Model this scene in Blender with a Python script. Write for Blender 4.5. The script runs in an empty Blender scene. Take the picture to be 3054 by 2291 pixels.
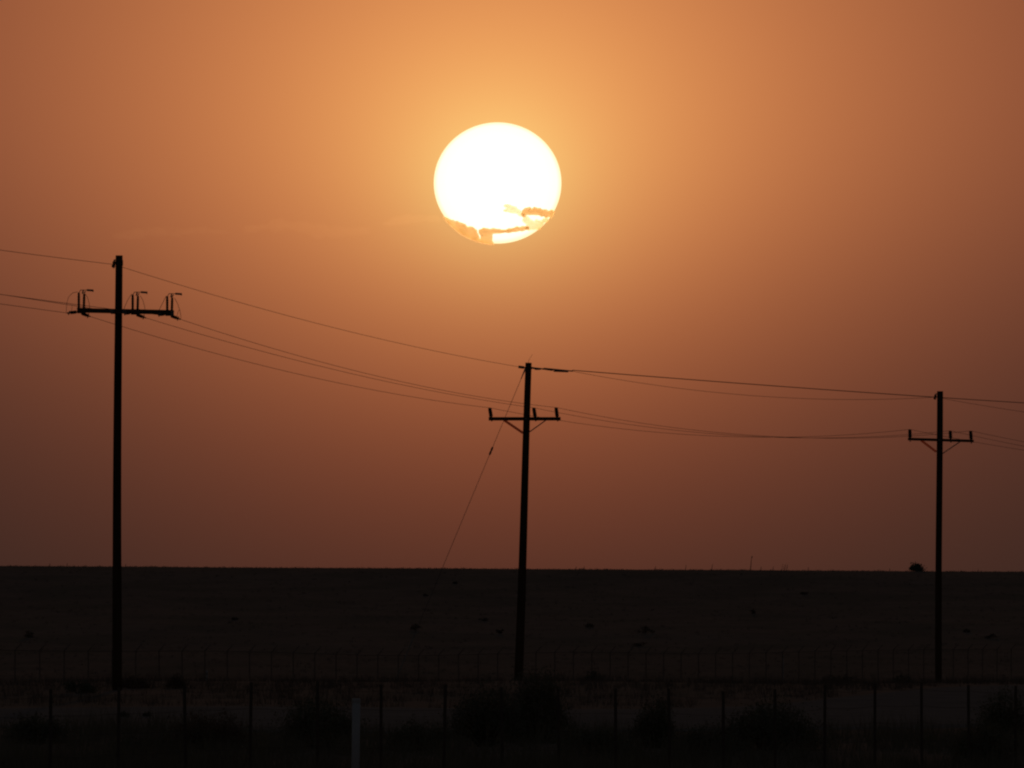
import bpy, math, random
import numpy as np
from mathutils import Vector, Matrix

scene = bpy.context.scene
col = scene.collection
R = math.radians

# ------------------------------------------------------------------ camera
F = 41170.0                      # focal length in photograph pixels (the solar disc is 0.53 deg wide)
W, H = 3054.0, 2291.0
EYE_Y = 1752.0                   # photograph row of eye level
CAM_Z = 2.7                      # eye height over the near ground (z = 0)
PITCH = math.atan((EYE_Y - H / 2) / F)
cam_data = bpy.data.cameras.new('camera')
cam = bpy.data.objects.new('camera', cam_data)
col.objects.link(cam)
cam.location = (0, 0, CAM_Z)
cam.rotation_euler = (math.pi / 2 + PITCH, 0, 0)
cam_data.sensor_width = 36.0
cam_data.lens = F / W * 36.0
cam_data.clip_start = 1.0
cam_data.clip_end = 400000.0
scene.camera = cam


def ray(px, py):
    x, v = (px - W / 2) / F, (H / 2 - py) / F
    return Vector((x, math.cos(PITCH) - v * math.sin(PITCH), math.sin(PITCH) + v * math.cos(PITCH)))


def at(px, py, Y):
    """point on the ray of a photograph pixel, Y metres down range"""
    d = ray(px, py)
    return Vector((0, 0, CAM_Z)) + d * (Y / d.y)


def to_px(p):
    d = Vector(p) - Vector((0, 0, CAM_Z))
    f = d.y * math.cos(PITCH) + d.z * math.sin(PITCH)
    u = -d.y * math.sin(PITCH) + d.z * math.cos(PITCH)
    return W / 2 + F * d.x / f, H / 2 - F * u / f


# ------------------------------------------------------------------ sky and sun
SUN_PX = (1484.0, 546.0)
sun_dir = ray(*SUN_PX).normalized()
sun_el = math.asin(sun_dir.z)
sun_az = math.atan2(sun_dir.x, sun_dir.y)
LAMP_EL = sun_el + R(0.8)        # just above the disc, so that the disc itself does not eclipse the lamp

world = bpy.data.worlds.new('World')
scene.world = world
world.use_nodes = True
wn, wl = world.node_tree.nodes, world.node_tree.links
wn.clear()


def wnode(t, **kw):
    n = wn.new(t)
    for k, v in kw.items():
        setattr(n, k, v)
    return n


def wvec(op, a, b=None):
    n = wnode('ShaderNodeVectorMath', operation=op)
    for i, s in enumerate((a, b)):
        if s is None:
            continue
        if hasattr(s, 'is_output'):
            wl.new(s, n.inputs[i])
        else:
            n.inputs[i].default_value = s
    return n


def wmath(op, a, b=None, c=None, clamp=False):
    n = wnode('ShaderNodeMath', operation=op, use_clamp=clamp)
    for i, s in enumerate((a, b, c)):
        if s is None:
            continue
        if hasattr(s, 'is_output'):
            wl.new(s, n.inputs[i])
        else:
            n.inputs[i].default_value = s
    return n.outputs[0]


tc = wnode('ShaderNodeTexCoord')
dirv = wvec('NORMALIZE', tc.outputs['Generated']).outputs[0]
dif = wvec('SUBTRACT', dirv, tuple(sun_dir)).outputs[0]
sp = wnode('ShaderNodeSeparateXYZ')
wl.new(dif, sp.inputs[0])
DEG = 180 / math.pi
dz = wmath('MULTIPLY', sp.outputs[2], DEG)
up = wmath('MAXIMUM', dz, 0.0)
soft = wmath('SQRT', wmath('MULTIPLY_ADD', dz, dz, 0.3))          # smooth onset of the dust just below the sun
dn = wmath('MINIMUM', wmath('MAXIMUM', wmath('MULTIPLY', wmath('SUBTRACT', soft, dz), 0.5), 0.0), 1.8)
upk = wmath('MULTIPLY', up, 1.1)
dnr = wmath('MULTIPLY', wmath('MINIMUM', dz, 0.0), 1.0)
vy = wmath('ADD', upk, dnr)
vx = wmath('MULTIPLY', sp.outputs[0], DEG)
vd = wmath('MULTIPLY', sp.outputs[1], DEG)
r2 = wmath('ADD', wmath('ADD', wmath('MULTIPLY', vx, vx), wmath('MULTIPLY', vy, vy)), wmath('MULTIPLY', vd, vd))
rr = wmath('SQRT', r2)
rdn = wmath('MULTIPLY', wmath('MINIMUM', rr, 3.0), dn)
# dusty aureole: log radiance falls off with the angle from the sun and with the depth of dust below it
COEF = [[0.312, -0.652, -0.87, -0.175, -0.076], [-0.579, -0.808, -1.352, -0.006, 0.693],
        [-1.998, -0.634, -1.242, 0.025, 0.98]]
core = wmath('EXPONENT', wmath('MULTIPLY', rr, -2.5))
# air of the dust layer: it hides the clear sky low down (transmittance exp(-tau / sin elevation)) and glows faintly itself
spd = wnode('ShaderNodeSeparateXYZ')
wl.new(dirv, spd.inputs[0])
clear = wmath('EXPONENT', wmath('DIVIDE', -0.2, wmath('MAXIMUM', spd.outputs[2], 0.01)))
dusty = wmath('SUBTRACT', 1.0, clear)
AIR = (0.028, 0.016, 0.0125)
chan = []
for c, air in zip(COEF, AIR):
    e = wmath('MULTIPLY_ADD', rr, c[1], c[0])
    e = wmath('MULTIPLY_ADD', dn, c[2], e)
    e = wmath('MULTIPLY_ADD', rdn, c[3], e)
    e = wmath('MULTIPLY_ADD', core, c[4], e)
    chan.append(wmath('MULTIPLY_ADD', dusty, air, wmath('EXPONENT', e)))
comb = wnode('ShaderNodeCombineXYZ')
for i in range(3):
    wl.new(chan[i], comb.inputs[i])
bg_glow = wnode('ShaderNodeBackground')
wl.new(comb.outputs[0], bg_glow.inputs[0])
bg_glow.inputs[1].default_value = 1.0
sky = wnode('ShaderNodeTexSky', sky_type='NISHITA', sun_disc=False)
sky.sun_elevation = sun_el
sky.sun_rotation = sun_az
sky.dust_density = 4.0
sky.air_density = 1.0
sky.ozone_density = 1.0
bg_sky = wnode('ShaderNodeBackground')
wl.new(sky.outputs[0], bg_sky.inputs[0])
wl.new(wmath('MULTIPLY', clear, 0.06), bg_sky.inputs[1])
addw = wnode('ShaderNodeAddShader')
wl.new(bg_glow.outputs[0], addw.inputs[0])
wl.new(bg_sky.outputs[0], addw.inputs[1])
outw = wnode('ShaderNodeOutputWorld')
wl.new(addw.outputs[0], outw.inputs[0])

lamp_d = bpy.data.lights.new('sun_lamp', 'SUN')
lamp_d.energy = 1.2
lamp_d.angle = R(0.5)
lamp_d.color = (1.0, 0.47, 0.16)
lamp = bpy.data.objects.new('sun_lamp', lamp_d)
col.objects.link(lamp)
ld = Vector((math.sin(sun_az) * math.cos(LAMP_EL), math.cos(sun_az) * math.cos(LAMP_EL), math.sin(LAMP_EL)))
lamp.rotation_euler = ld.to_track_quat('Z', 'Y').to_euler()
lamp.location = (0, 0, 60)

vs = scene.view_settings
vs.view_transform = 'Standard'
vs.look = 'None'
vs.exposure = 0.0
vs.gamma = 1.0
vs.use_curve_mapping = False
scene.cycles.use_denoising = True
scene.cycles.filter_width = 2.2
scene.cycles.volume_bounces = 4

# ------------------------------------------------------------------ helpers
rng = random.Random(7)
nrng = np.random.default_rng(11)


def tag(o, label=None, cat=None, group=None, kind=None):
    for k, v in (('label', label), ('category', cat), ('group', group), ('kind', kind)):
        if v:
            o[k] = v
    return o


def empty(name, loc, label, cat, group=None, rz=0.0):
    o = bpy.data.objects.new(name, None)
    col.objects.link(o)
    o.location = loc
    o.rotation_euler = (0, 0, rz)
    o.empty_display_size = 0.3
    return tag(o, label, cat, group)


class MB:
    """collects vertices and faces of one mesh"""

    def __init__(self):
        self.v, self.f = [], []

    def box(self, c, s, rot=None):
        n = len(self.v)
        for x in (-.5, .5):
            for y in (-.5, .5):
                for z in (-.5, .5):
                    p = Vector((x * s[0], y * s[1], z * s[2]))
                    if rot is not None:
                        p = rot @ p
                    self.v.append(tuple(p + Vector(c)))
        self.f += [tuple(n + i for i in q) for q in
                   ((0, 1, 3, 2), (4, 6, 7, 5), (0, 4, 5, 1), (2, 3, 7, 6), (0, 2, 6, 4), (1, 5, 7, 3))]
        return self

    def bar(self, a, b, w, t, side=(0, 1, 0)):
        """flat strap from a to b, w wide and t thick along side"""
        a, b = Vector(a), Vector(b)
        d = b - a
        z = d.normalized()
        y = Vector(side)
        y = (y - z * y.dot(z)).normalized()
        x = y.cross(z)
        m = Matrix((x, y, z)).transposed()
        return self.box((a + b) / 2, (w, t, d.length), m)

    def tube(self, pts, rad, sides=8, caps=True):
        pts = [Vector(p) for p in pts]
        if not hasattr(rad, '__len__'):
            rad = [rad] * len(pts)
        n0 = len(self.v)
        prev = None
        for i, p in enumerate(pts):
            d = pts[min(i + 1, len(pts) - 1)] - pts[max(i - 1, 0)]
            d.normalize()
            if prev is None:
                ref = Vector((0, 1, 0)) if abs(d.y) < 0.9 else Vector((1, 0, 0))
                x = ref.cross(d).normalized()
            else:
                x = (prev - d * prev.dot(d)).normalized()
            prev = x
            y = d.cross(x)
            for k in range(sides):
                a = 2 * math.pi * k / sides
                self.v.append(tuple(p + (x * math.cos(a) + y * math.sin(a)) * rad[i]))
        for i in range(len(pts) - 1):
            for k in range(sides):
                a, b = n0 + i * sides + k, n0 + i * sides + (k + 1) % sides
                self.f.append((a, b, b + sides, a + sides))
        if caps:
            self.f.append(tuple(n0 + k for k in reversed(range(sides))))
            e = n0 + (len(pts) - 1) * sides
            self.f.append(tuple(e + k for k in range(sides)))
        return self

    def lathe(self, prof, origin=(0, 0, 0), axis=(0, 0, 1), sides=14):
        """profile of (radius, height) pairs turned about axis"""
        o, z = Vector(origin), Vector(axis).normalized()
        return self.tube([o + z * h for _, h in prof], [max(r, 1e-4) for r, _ in prof], sides)

    def mesh(self, name, smooth=False):
        me = bpy.data.meshes.new(name)
        me.from_pydata(self.v, [], self.f)
        me.update()
        if smooth:
            me.polygons.foreach_set('use_smooth', [True] * len(me.polygons))
        return me

    def build(self, name, mat, parent=None, smooth=False):
        o = bpy.data.objects.new(name, self.mesh(name, smooth))
        o.data.materials.append(mat)
        col.objects.link(o)
        if parent is not None:
            o.parent = parent
        return o


def link_mesh(name, me, parent=None, loc=None):
    o = bpy.data.objects.new(name, me)
    col.objects.link(o)
    if parent is not None:
        o.parent = parent
    if loc is not None:
        o.location = loc
    return o


def fast_mesh(name, v, f, mat):
    """v: (n,3) array; f: (m,k) array"""
    me = bpy.data.meshes.new(name)
    m, k = f.shape
    me.vertices.add(len(v))
    me.vertices.foreach_set('co', np.asarray(v, np.float32).ravel())
    me.loops.add(m * k)
    me.loops.foreach_set('vertex_index', f.astype(np.int32).ravel())
    me.polygons.add(m)
    me.polygons.foreach_set('loop_start', np.arange(0, m * k, k, dtype=np.int32))
    me.update(calc_edges=True)
    me.validate()
    me.materials.append(mat)
    return me


def material(name, c1, c2=None, scale=4.0, rough=0.85, bump=0.0, stretch=(1, 1, 1), spec=0.0, metallic=0.0,
             c3=None, scale3=0.3):
    m = bpy.data.materials.new(name)
    m.use_nodes = True
    n, l = m.node_tree.nodes, m.node_tree.links
    b = n['Principled BSDF']
    b.inputs['Roughness'].default_value = rough
    b.inputs['Metallic'].default_value = metallic
    b.inputs['Specular IOR Level'].default_value = spec
    if c2 is None:
        c2 = tuple(x * 0.6 for x in c1)
    t = n.new('ShaderNodeTexCoord')
    mp = n.new('ShaderNodeMapping')
    mp.inputs['Scale'].default_value = stretch
    l.new(t.outputs['Object'], mp.inputs[0])
    no = n.new('ShaderNodeTexNoise')
    no.inputs['Scale'].default_value = scale
    no.inputs['Detail'].default_value = 6.0
    no.inputs['Roughness'].default_value = 0.65
    l.new(mp.outputs[0], no.inputs['Vector'])
    cr = n.new('ShaderNodeValToRGB')
    cr.color_ramp.elements[0].position = 0.32
    cr.color_ramp.elements[1].position = 0.68
    cr.color_ramp.elements[0].color = (*c2, 1)
    cr.color_ramp.elements[1].color = (*c1, 1)
    l.new(no.outputs[0], cr.inputs[0])
    out = cr.outputs[0]
    if c3 is not None:
        n3 = n.new('ShaderNodeTexNoise')
        n3.inputs['Scale'].default_value = scale3
        n3.inputs['Detail'].default_value = 4.0
        l.new(mp.outputs[0], n3.inputs['Vector'])
        r3 = n.new('ShaderNodeValToRGB')
        r3.color_ramp.elements[0].position = 0.45
        r3.color_ramp.elements[1].position = 0.62
        l.new(n3.outputs[0], r3.inputs[0])
        mx = n.new('ShaderNodeMix')
        mx.data_type = 'RGBA'
        l.new(r3.outputs[0], mx.inputs[0])
        l.new(out, mx.inputs[6])
        mx.inputs[7].default_value = (*c3, 1)
        out = mx.outputs[2]
    l.new(out, b.inputs['Base Color'])
    if bump:
        bp = n.new('ShaderNodeBump')
        bp.inputs['Strength'].default_value = bump
        bp.inputs['Distance'].default_value = 0.02
        l.new(no.outputs[0], bp.inputs['Height'])
        l.new(bp.outputs[0], b.inputs['Normal'])
    return m


M = dict(
    ground=material('dry_grassland', (0.17, 0.138, 0.124), (0.135, 0.110, 0.099), 0.5, 0.95, 0.0, (1, 0.3, 1),
                    c3=(0.125, 0.108, 0.096), scale3=0.12),
    road=material('pale_dirt', (0.145, 0.141, 0.148), (0.108, 0.106, 0.112), 0.7, 0.95, 0.0, (1, .4, 1)),
    wood=material('weathered_pole_wood', (0.075, 0.050, 0.034), (0.045, 0.030, 0.020), 9, 0.9, 0.5, (1, 1, 0.06)),
    arm=material('crossarm_wood', (0.085, 0.058, 0.038), (0.05, 0.034, 0.022), 12, 0.9, 0.4, (0.1, 1, 1)),
    porcelain=material('dark_glazed_insulator', (0.06, 0.045, 0.04), (0.045, 0.033, 0.03), 6, 0.55, 0.0),
    steel=material('galvanised_steel', (0.22, 0.22, 0.22), (0.15, 0.15, 0.15), 20, 0.65, 0.0, metallic=0.3),
    strap=material('backlit_brace', (0.20, 0.15, 0.11), (0.14, 0.10, 0.07), 14, 0.85, 0.2),
    wire=material('dull_aluminium_wire', (0.10, 0.095, 0.09), (0.07, 0.067, 0.065), 3, 0.8),
    rust=material('rusted_t_post_paint', (0.095, 0.082, 0.076), (0.07, 0.057, 0.05), 30, 0.85, 0.3),
    white=material('faded_pale_plastic', (0.34, 0.355, 0.385), (0.29, 0.305, 0.335), 8, 0.7, 0.0),
    leaf=material('grey_green_leaf', (0.135, 0.14, 0.108), (0.09, 0.096, 0.075), 5, 0.8),
    leaf_brown=material('dry_brown_leaf', (0.15, 0.12, 0.098), (0.10, 0.082, 0.068), 5, 0.85),
    bark=material('shrub_bark', (0.06, 0.045, 0.035), (0.035, 0.027, 0.02), 20, 0.9),
    fence=material('weathered_galvanised_tube', (0.19, 0.165, 0.15), (0.14, 0.12, 0.11), 6, 0.85),
    grass=material('dry_grass_blades', (0.16, 0.15, 0.115), (0.10, 0.096, 0.075), 0.7, 0.85),
    hillgrass=material('hill_grass_blades', (0.15, 0.122, 0.105), (0.10, 0.082, 0.07), 0.7, 0.85),
    hillshrub=material('slope_shrub_leaf', (0.15, 0.123, 0.107), (0.11, 0.09, 0.078), 5, 0.85),
)

# strap brace: translucency added to imitate its lighter, backlit glow
_m = M['strap']
_n, _l = _m.node_tree.nodes, _m.node_tree.links
_t = _n.new('ShaderNodeBsdfTranslucent')
_t.inputs[0].default_value = (0.8, 0.42, 0.38, 1)
_x = _n.new('ShaderNodeMixShader')
_x.inputs[0].default_value = 0.42
_l.new(_n['Principled BSDF'].outputs[0], _x.inputs[1])
_l.new(_t.outputs[0], _x.inputs[2])
_l.new(_x.outputs[0], _n['Material Output'].inputs[0])

# ------------------------------------------------------------------ terrain
PROFILE = [(-3000, 0.3), (-100, 0.0), (120, 0.0), (180, 0.0), (220, -0.08), (300, -0.05), (363, 0.0), (420, -0.2),
           (467, -0.6), (505, -1.0), (560, -1.75), (640, -2.3), (740, -2.5), (900, -1.65), (1000, -0.25), (1100, 1.1),
           (1200, 2.8), (1270, 4.12), (1300, 4.42), (1330, 4.47), (1400, 3.9), (1600, 1.5), (2200, -4.0),
           (5000, -12.0), (60000, -20.0)]
PY = np.array([p[0] for p in PROFILE], float)
PZ = np.array([p[1] for p in PROFILE], float)
_h = np.diff(PY)
_d = np.diff(PZ) / _h
PM = np.zeros(len(PY))
for _i in range(1, len(PY) - 1):
    if _d[_i - 1] * _d[_i] > 0:
        w1, w2 = 2 * _h[_i] + _h[_i - 1], _h[_i] + 2 * _h[_i - 1]
        PM[_i] = (w1 + w2) / (w1 / _d[_i - 1] + w2 / _d[_i])


def profile(Y):
    Y = np.clip(np.asarray(Y, float), PY[0], PY[-1])
    i = np.clip(np.searchsorted(PY, Y) - 1, 0, len(PY) - 2)
    h = PY[i + 1] - PY[i]
    t = (Y - PY[i]) / h
    return ((1 + 2 * t) * (1 - t) ** 2 * PZ[i] + t * (1 - t) ** 2 * h * PM[i]
            + t * t * (3 - 2 * t) * PZ[i + 1] + t * t * (t - 1) * h * PM[i + 1])


def sstep(x, a, b):
    t = np.clip((np.asarray(x, float) - a) / (b - a), 0, 1)
    return t * t * (3 - 2 * t)


def ground_z(X, Y):
    X, Y = np.asarray(X, float), np.asarray(Y, float)
    Xc = np.clip(X, -130, 130)
    z = profile(Y)
    z = z - 0.0125 * np.clip(X, -14, 14) * sstep(Y, 60, 150) * (1 - sstep(Y, 250, 340))
    z = z - 0.0056 * Xc * sstep(Y, 850, 1250) * (1 - sstep(Y, 2000, 4000))
    und = 0.6 * (0.05 * np.sin(X * 0.21 + Y * 0.05) + 0.035 * np.sin(X * 0.47 - Y * 0.031 + 1.3)
           + 0.03 * np.sin(Y * 0.11 + X * 0.09))
    return z + und * sstep(Y, 90, 180) * (1 - 0.7 * sstep(Y, 1000, 1250))


def gz(X, Y):
    return float(ground_z(X, Y))


xs = np.concatenate([-np.geomspace(60000, 75, 26), np.arange(-70, 70.1, 1.0), np.geomspace(75, 60000, 26)])
ys = np.concatenate([-np.geomspace(60000, 30, 18), np.arange(-20, 150, 10), np.arange(150, 420, 2.0),
                     np.arange(420, 1380, 5.0), np.geomspace(1380, 60000, 34)])
GX, GY = np.meshgrid(xs, ys)
GV = np.stack([GX, GY, ground_z(GX, GY)], -1).reshape(-1, 3)
nx, ny = len(xs), len(ys)
ii, jj = np.meshgrid(np.arange(nx - 1), np.arange(ny - 1))
q = (jj * nx + ii).ravel()
GF = np.stack([q, q + 1, q + nx + 1, q + nx], 1)
gme = fast_mesh('ground', GV, GF, M['ground'])
gme.polygons.foreach_set('use_smooth', [True] * len(gme.polygons))
ground = link_mesh('ground', gme)
tag(ground, 'dark dry grassland with a low flat ridge along the skyline', 'ground', kind='structure')

# pale dirt road that bends away behind the near fence
FAR = [(-60, 306), (-14, 305), (-5, 306), (2, 311), (5.5, 322), (9, 346), (12.6, 376), (18, 405), (40, 470)]
NEAR = [(-60, 264), (-14, 262), (-5, 258), (2, 262), (8, 274), (13, 296), (20, 338), (30, 385), (52, 450)]


def resample(pts, n):
    p = np.array(pts, float)
    s = np.concatenate([[0], np.cumsum(np.hypot(*np.diff(p, axis=0).T))])
    s /= s[-1]
    t = np.linspace(0, 1, n)
    out = np.stack([np.interp(t, s, p[:, 0]), np.interp(t, s, p[:, 1])], 1)
    for _ in range(6):
        out[1:-1] = (out[:-2] + 2 * out[1:-1] + out[2:]) / 4
    return out


ra, rb = resample(FAR, 140), resample(NEAR, 140)
ra[:, 1] += nrng.normal(0, 0.3, 140)
rb[:, 1] += nrng.normal(0, 0.4, 140)
nt = 26
rows = np.stack([ra * (1 - t) + rb * t for t in np.linspace(0, 1, nt)], 0)
lift = np.full((nt, 1), 0.035)
lift[0] = lift[-1] = -0.08                 # the edges dip under the verge
RV = np.concatenate([rows, (ground_z(rows[..., 0], rows[..., 1]) + lift)[..., None]], -1).reshape(-1, 3)
ii, jj = np.meshgrid(np.arange(139), np.arange(nt - 1))
q = (jj * 140 + ii).ravel()
road = link_mesh('dirt_road', fast_mesh('dirt_road', RV, np.stack([q, q + 140, q + 141, q + 1], 1), M['road']))
tag(road, 'pale dirt road bending away between the two fences', 'road', kind='structure')


# ------------------------------------------------------------------ the sun
SUN_D = 150000.0
sun_c = at(SUN_PX[0], SUN_PX[1], SUN_D)
rw, rh = 190.5 / F * SUN_D, 181.0 / F * SUN_D
sv, sf = [], []
NU, NV = 128, 64
for j in range(NV + 1):
    ph = -math.pi / 2 + math.pi * j / NV
    for i in range(NU):
        th = 2 * math.pi * i / NU
        sv.append((math.cos(ph) * math.cos(th), math.sin(ph), math.cos(ph) * math.sin(th)))
for j in range(NV):
    for i in range(NU):
        a, b = j * NU + i, j * NU + (i + 1) % NU
        sf.append((a, b, b + NU, a + NU))
ms = bpy.data.materials.new('sunlight')
ms.use_nodes = True
n, l = ms.node_tree.nodes, ms.node_tree.links
n.clear()
t = n.new('ShaderNodeTexCoord')
s3 = n.new('ShaderNodeSeparateXYZ')
l.new(t.outputs['Object'], s3.inputs[0])
cv = n.new('ShaderNodeCombineXYZ')
l.new(s3.outputs[0], cv.inputs[0])
l.new(s3.outputs[2], cv.inputs[2])
ln = n.new('ShaderNodeVectorMath')
ln.operation = 'LENGTH'
l.new(cv.outputs[0], ln.inputs[0])
cr = n.new('ShaderNodeValToRGB')
for e, (p, c) in zip([cr.color_ramp.elements[0], cr.color_ramp.elements[1]],
                     [(0.0, (1.5, 1.45, 1.3)), (1.0, (1.15, 1.02, 0.55))]):
    e.position = p
    e.color = (*c, 1)
e = cr.color_ramp.elements.new(0.93)
e.color = (1.3, 1.22, 0.95, 1)
l.new(ln.outputs['Value'], cr.inputs[0])
em = n.new('ShaderNodeEmission')
l.new(cr.outputs[0], em.inputs[0])
em.inputs[1].default_value = 1.0
o_ = n.new('ShaderNodeOutputMaterial')
l.new(em.outputs[0], o_.inputs[0])
sme = bpy.data.meshes.new('sun')
sme.from_pydata(sv, [], sf)
sme.polygons.foreach_set('use_smooth', [True] * len(sme.polygons))
sme.materials.append(ms)
sun = link_mesh('sun', sme, loc=sun_c)
sun.scale = (rw, rw, rh)
tag(sun, 'white glowing setting sun, slightly flattened, low in the orange sky', 'sun')

# ------------------------------------------------------------------ clouds in front of the sun
CLOUD_D = 30000.0


def cloud_material(name, density, colour, g, thin=None, grain=0.035):
    """uneven scattering body; thin = (r0, r1) metres from the sun line over which the cloud thins out"""
    m = bpy.data.materials.new(name)
    m.use_nodes = True
    n, l = m.node_tree.nodes, m.node_tree.links
    n.clear()
    v = n.new('ShaderNodeVolumePrincipled')
    v.inputs['Color'].default_value = (*colour, 1)
    v.inputs['Anisotropy'].default_value = g
    ge = n.new('ShaderNodeNewGeometry')
    no = n.new('ShaderNodeTexNoise')
    no.inputs['Scale'].default_value = grain
    no.inputs['Detail'].default_value = 3.0
    l.new(ge.outputs['Position'], no.inputs['Vector'])
    mr = n.new('ShaderNodeMapRange')
    mr.inputs['From Min'].default_value = 0.3
    mr.inputs['From Max'].default_value = 0.7
    mr.inputs['To Min'].default_value = density * 0.7
    mr.inputs['To Max'].default_value = density * 1.3
    l.new(no.outputs[0], mr.inputs['Value'])
    out = mr.outputs[0]
    if thin:
        di = n.new('ShaderNodeVectorMath')
        di.operation = 'MULTIPLY'
        di.inputs[1].default_value = (1, 0, rw / rh)
        l.new(ge.outputs['Position'], di.inputs[0])
        c = at(SUN_PX[0], SUN_PX[1], CLOUD_D)
        ds = n.new('ShaderNodeVectorMath')
        ds.operation = 'DISTANCE'
        ds.inputs[1].default_value = (c.x, 0, c.z * rw / rh)
        l.new(di.outputs[0], ds.inputs[0])
        m2 = n.new('ShaderNodeMapRange')
        m2.interpolation_type = 'SMOOTHSTEP'
        m2.inputs['From Min'].default_value = thin[0]
        m2.inputs['From Max'].default_value = thin[1]
        m2.inputs['To Min'].default_value = 1.0
        m2.inputs['To Max'].default_value = 0.0
        l.new(ds.outputs['Value'], m2.inputs['Value'])
        mu = n.new('ShaderNodeMath')
        mu.operation = 'MULTIPLY'
        l.new(out, mu.inputs[0])
        l.new(m2.outputs[0], mu.inputs[1])
        out = mu.outputs[0]
    l.new(out, v.inputs['Density'])
    o = n.new('ShaderNodeOutputMaterial')
    ab = n.new('ShaderNodeVolumeAbsorption')          # dust in the cloud reddens what comes through
    ab.inputs['Color'].default_value = (1.0, 0.94, 0.72, 1)
    l.new(out, ab.inputs['Density'])
    ad = n.new('ShaderNodeAddShader')
    l.new(v.outputs[0], ad.inputs[0])
    l.new(ab.outputs[0], ad.inputs[1])
    l.new(ad.outputs[0], o.inputs['Volume'])
    return m


def puff_cloud(name, puffs, mat, label, voxel=2.5, depth=45.0, seed=1, extra=3):
    """puffs: (px, py, rx, ry) in photograph pixels; a lumpy closed body, remeshed into one surface"""
    k = CLOUD_D / F
    c0 = at(puffs[0][0], puffs[0][1], CLOUD_D)
    rg = random.Random(seed)
    mb = MB()
    lst = []
    for (px, py, rx, ry) in puffs:
        lst.append((px, py, rx, ry))
        for _ in range(extra):
            a = rg.uniform(0, 2 * math.pi)
            s = rg.uniform(0.3, 0.55)
            lst.append((px + math.cos(a) * rx * 0.8, py + math.sin(a) * ry * 0.8, rx * s, ry * s))
    for (px, py, rx, ry) in lst:
        p = at(px, py, CLOUD_D) - c0
        n0 = len(mb.v)
        nu, nv = 20, 12
        for j in range(nv + 1):
            ph = -math.pi / 2 + math.pi * j / nv
            for i in range(nu):
                th = 2 * math.pi * i / nu
                ux, uy, uz = math.cos(ph) * math.cos(th), math.cos(ph) * math.sin(th), math.sin(ph)
                ux = math.copysign(abs(ux) ** 0.8, ux)            # flat-sided puffs of even depth
                uy = math.copysign(abs(uy) ** 0.7, uy)
                uz = math.copysign(abs(uz) ** 0.8, uz)
                mb.v.append((p.x + ux * rx * k, p.y + uy * depth, p.z + uz * ry * k))
        for j in range(nv):
            for i in range(nu):
                a, b = n0 + j * nu + i, n0 + j * nu + (i + 1) % nu
                mb.f.append((a, b, b + nu, a + nu))
    o = mb.build(name, mat)
    o.location = c0
    md = o.modifiers.new('union', 'REMESH')
    md.mode = 'VOXEL'
    md.voxel_size = voxel
    return tag(o, label, 'cloud', 'cloud scraps across the sun')


def zz(x, y):        # from the enlarged view of the sun
    return 1240 + x / 3.858, 330 + y / 3.858


def along(pts, step, ry, jit=0.2, seed=1, taper=True):
    rg = random.Random(seed)
    p = np.array([zz(*a) for a in pts])
    s = np.concatenate([[0], np.cumsum(np.hypot(*np.diff(p, axis=0).T))])
    m = max(2, int(s[-1] / step) + 1)
    out = []
    for i, t in enumerate(np.linspace(0, s[-1], m)):
        x, y = np.interp(t, s, p[:, 0]), np.interp(t, s, p[:, 1])
        w = ry * (1 + rg.uniform(-jit, jit))
        if taper:
            w *= 0.45 + 0.55 * math.sin(math.pi * (i + 0.5) / m)
        out.append((x, y, step * 0.9, w))
    return out


SUN_R = 190.5 / F * CLOUD_D
EDGE = (SUN_R * 0.99, SUN_R * 1.03)          # the scraps thin out where they leave the disc
G_ = 0.73
cl = cloud_material('backlit_cloud', 0.024, (1.0, 0.97, 0.92), G_, EDGE)
veil = cloud_material('thin_cloud_veil', 0.011, (1.0, 0.97, 0.92), G_, EDGE)
# ragged bank that cuts off the lower edge of the disc: its top follows the bank's outline
bank = []
TOP = [(270, 1200), (330, 1222), (400, 1258), (470, 1278), (530, 1302), (575, 1340), (620, 1330), (655, 1362), (672, 1420),
       (660, 1470)]
for (x, y) in TOP:
    px, py = zz(x, y)
    bank.append((px, py + 12, 14, 12))
for (x, y) in [(330, 1330), (430, 1370), (530, 1400), (600, 1440), (560, 1500), (440, 1460), (330, 1420), (620, 1490)]:
    px, py = zz(x, y)
    bank.append((px, py, 26, 20))
puff_cloud('cloud', bank, cl, 'ragged cloud bank biting off the low edge of the sun', seed=3, voxel=2.0)
puff_cloud('cloud', along([(752, 1400), (800, 1376), (850, 1402), (880, 1390)], 9, 9, seed=4, taper=False)
           + along([(772, 1435), (815, 1445), (845, 1465)], 9, 14, 0.45, seed=5, taper=False)
           + along([(752, 1520), (790, 1500), (825, 1505), (862, 1532)], 8, 9, 0.5, seed=15, taper=False)
           + along([(880, 1385), (960, 1392), (1050, 1385), (1170, 1366), (1275, 1350)], 10, 6.5, 0.35, seed=6, taper=False),
           cl, 'knotted cloud scrap trailing a thin streak along the bottom of the sun', seed=5, extra=2, voxel=1.8)
puff_cloud('cloud', along([(1245, 1185), (1275, 1150), (1340, 1165), (1400, 1158), (1470, 1180), (1570, 1190)], 9, 12.5,
                          seed=7, taper=False),
           cl, 'broad flat cloud wing crossing the low rim of the sun', seed=7, extra=2, voxel=1.8)
puff_cloud('cloud', along([(1050, 1095), (1110, 1130), (1180, 1165), (1215, 1200)], 11, 9, 0.35, seed=11)
           + along([(1040, 1150), (1100, 1160)], 10, 6, seed=12),
           veil, 'soft slanting cloud wisp leading into the broad cloud wing', seed=11, extra=2, voxel=1.8)
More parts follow.
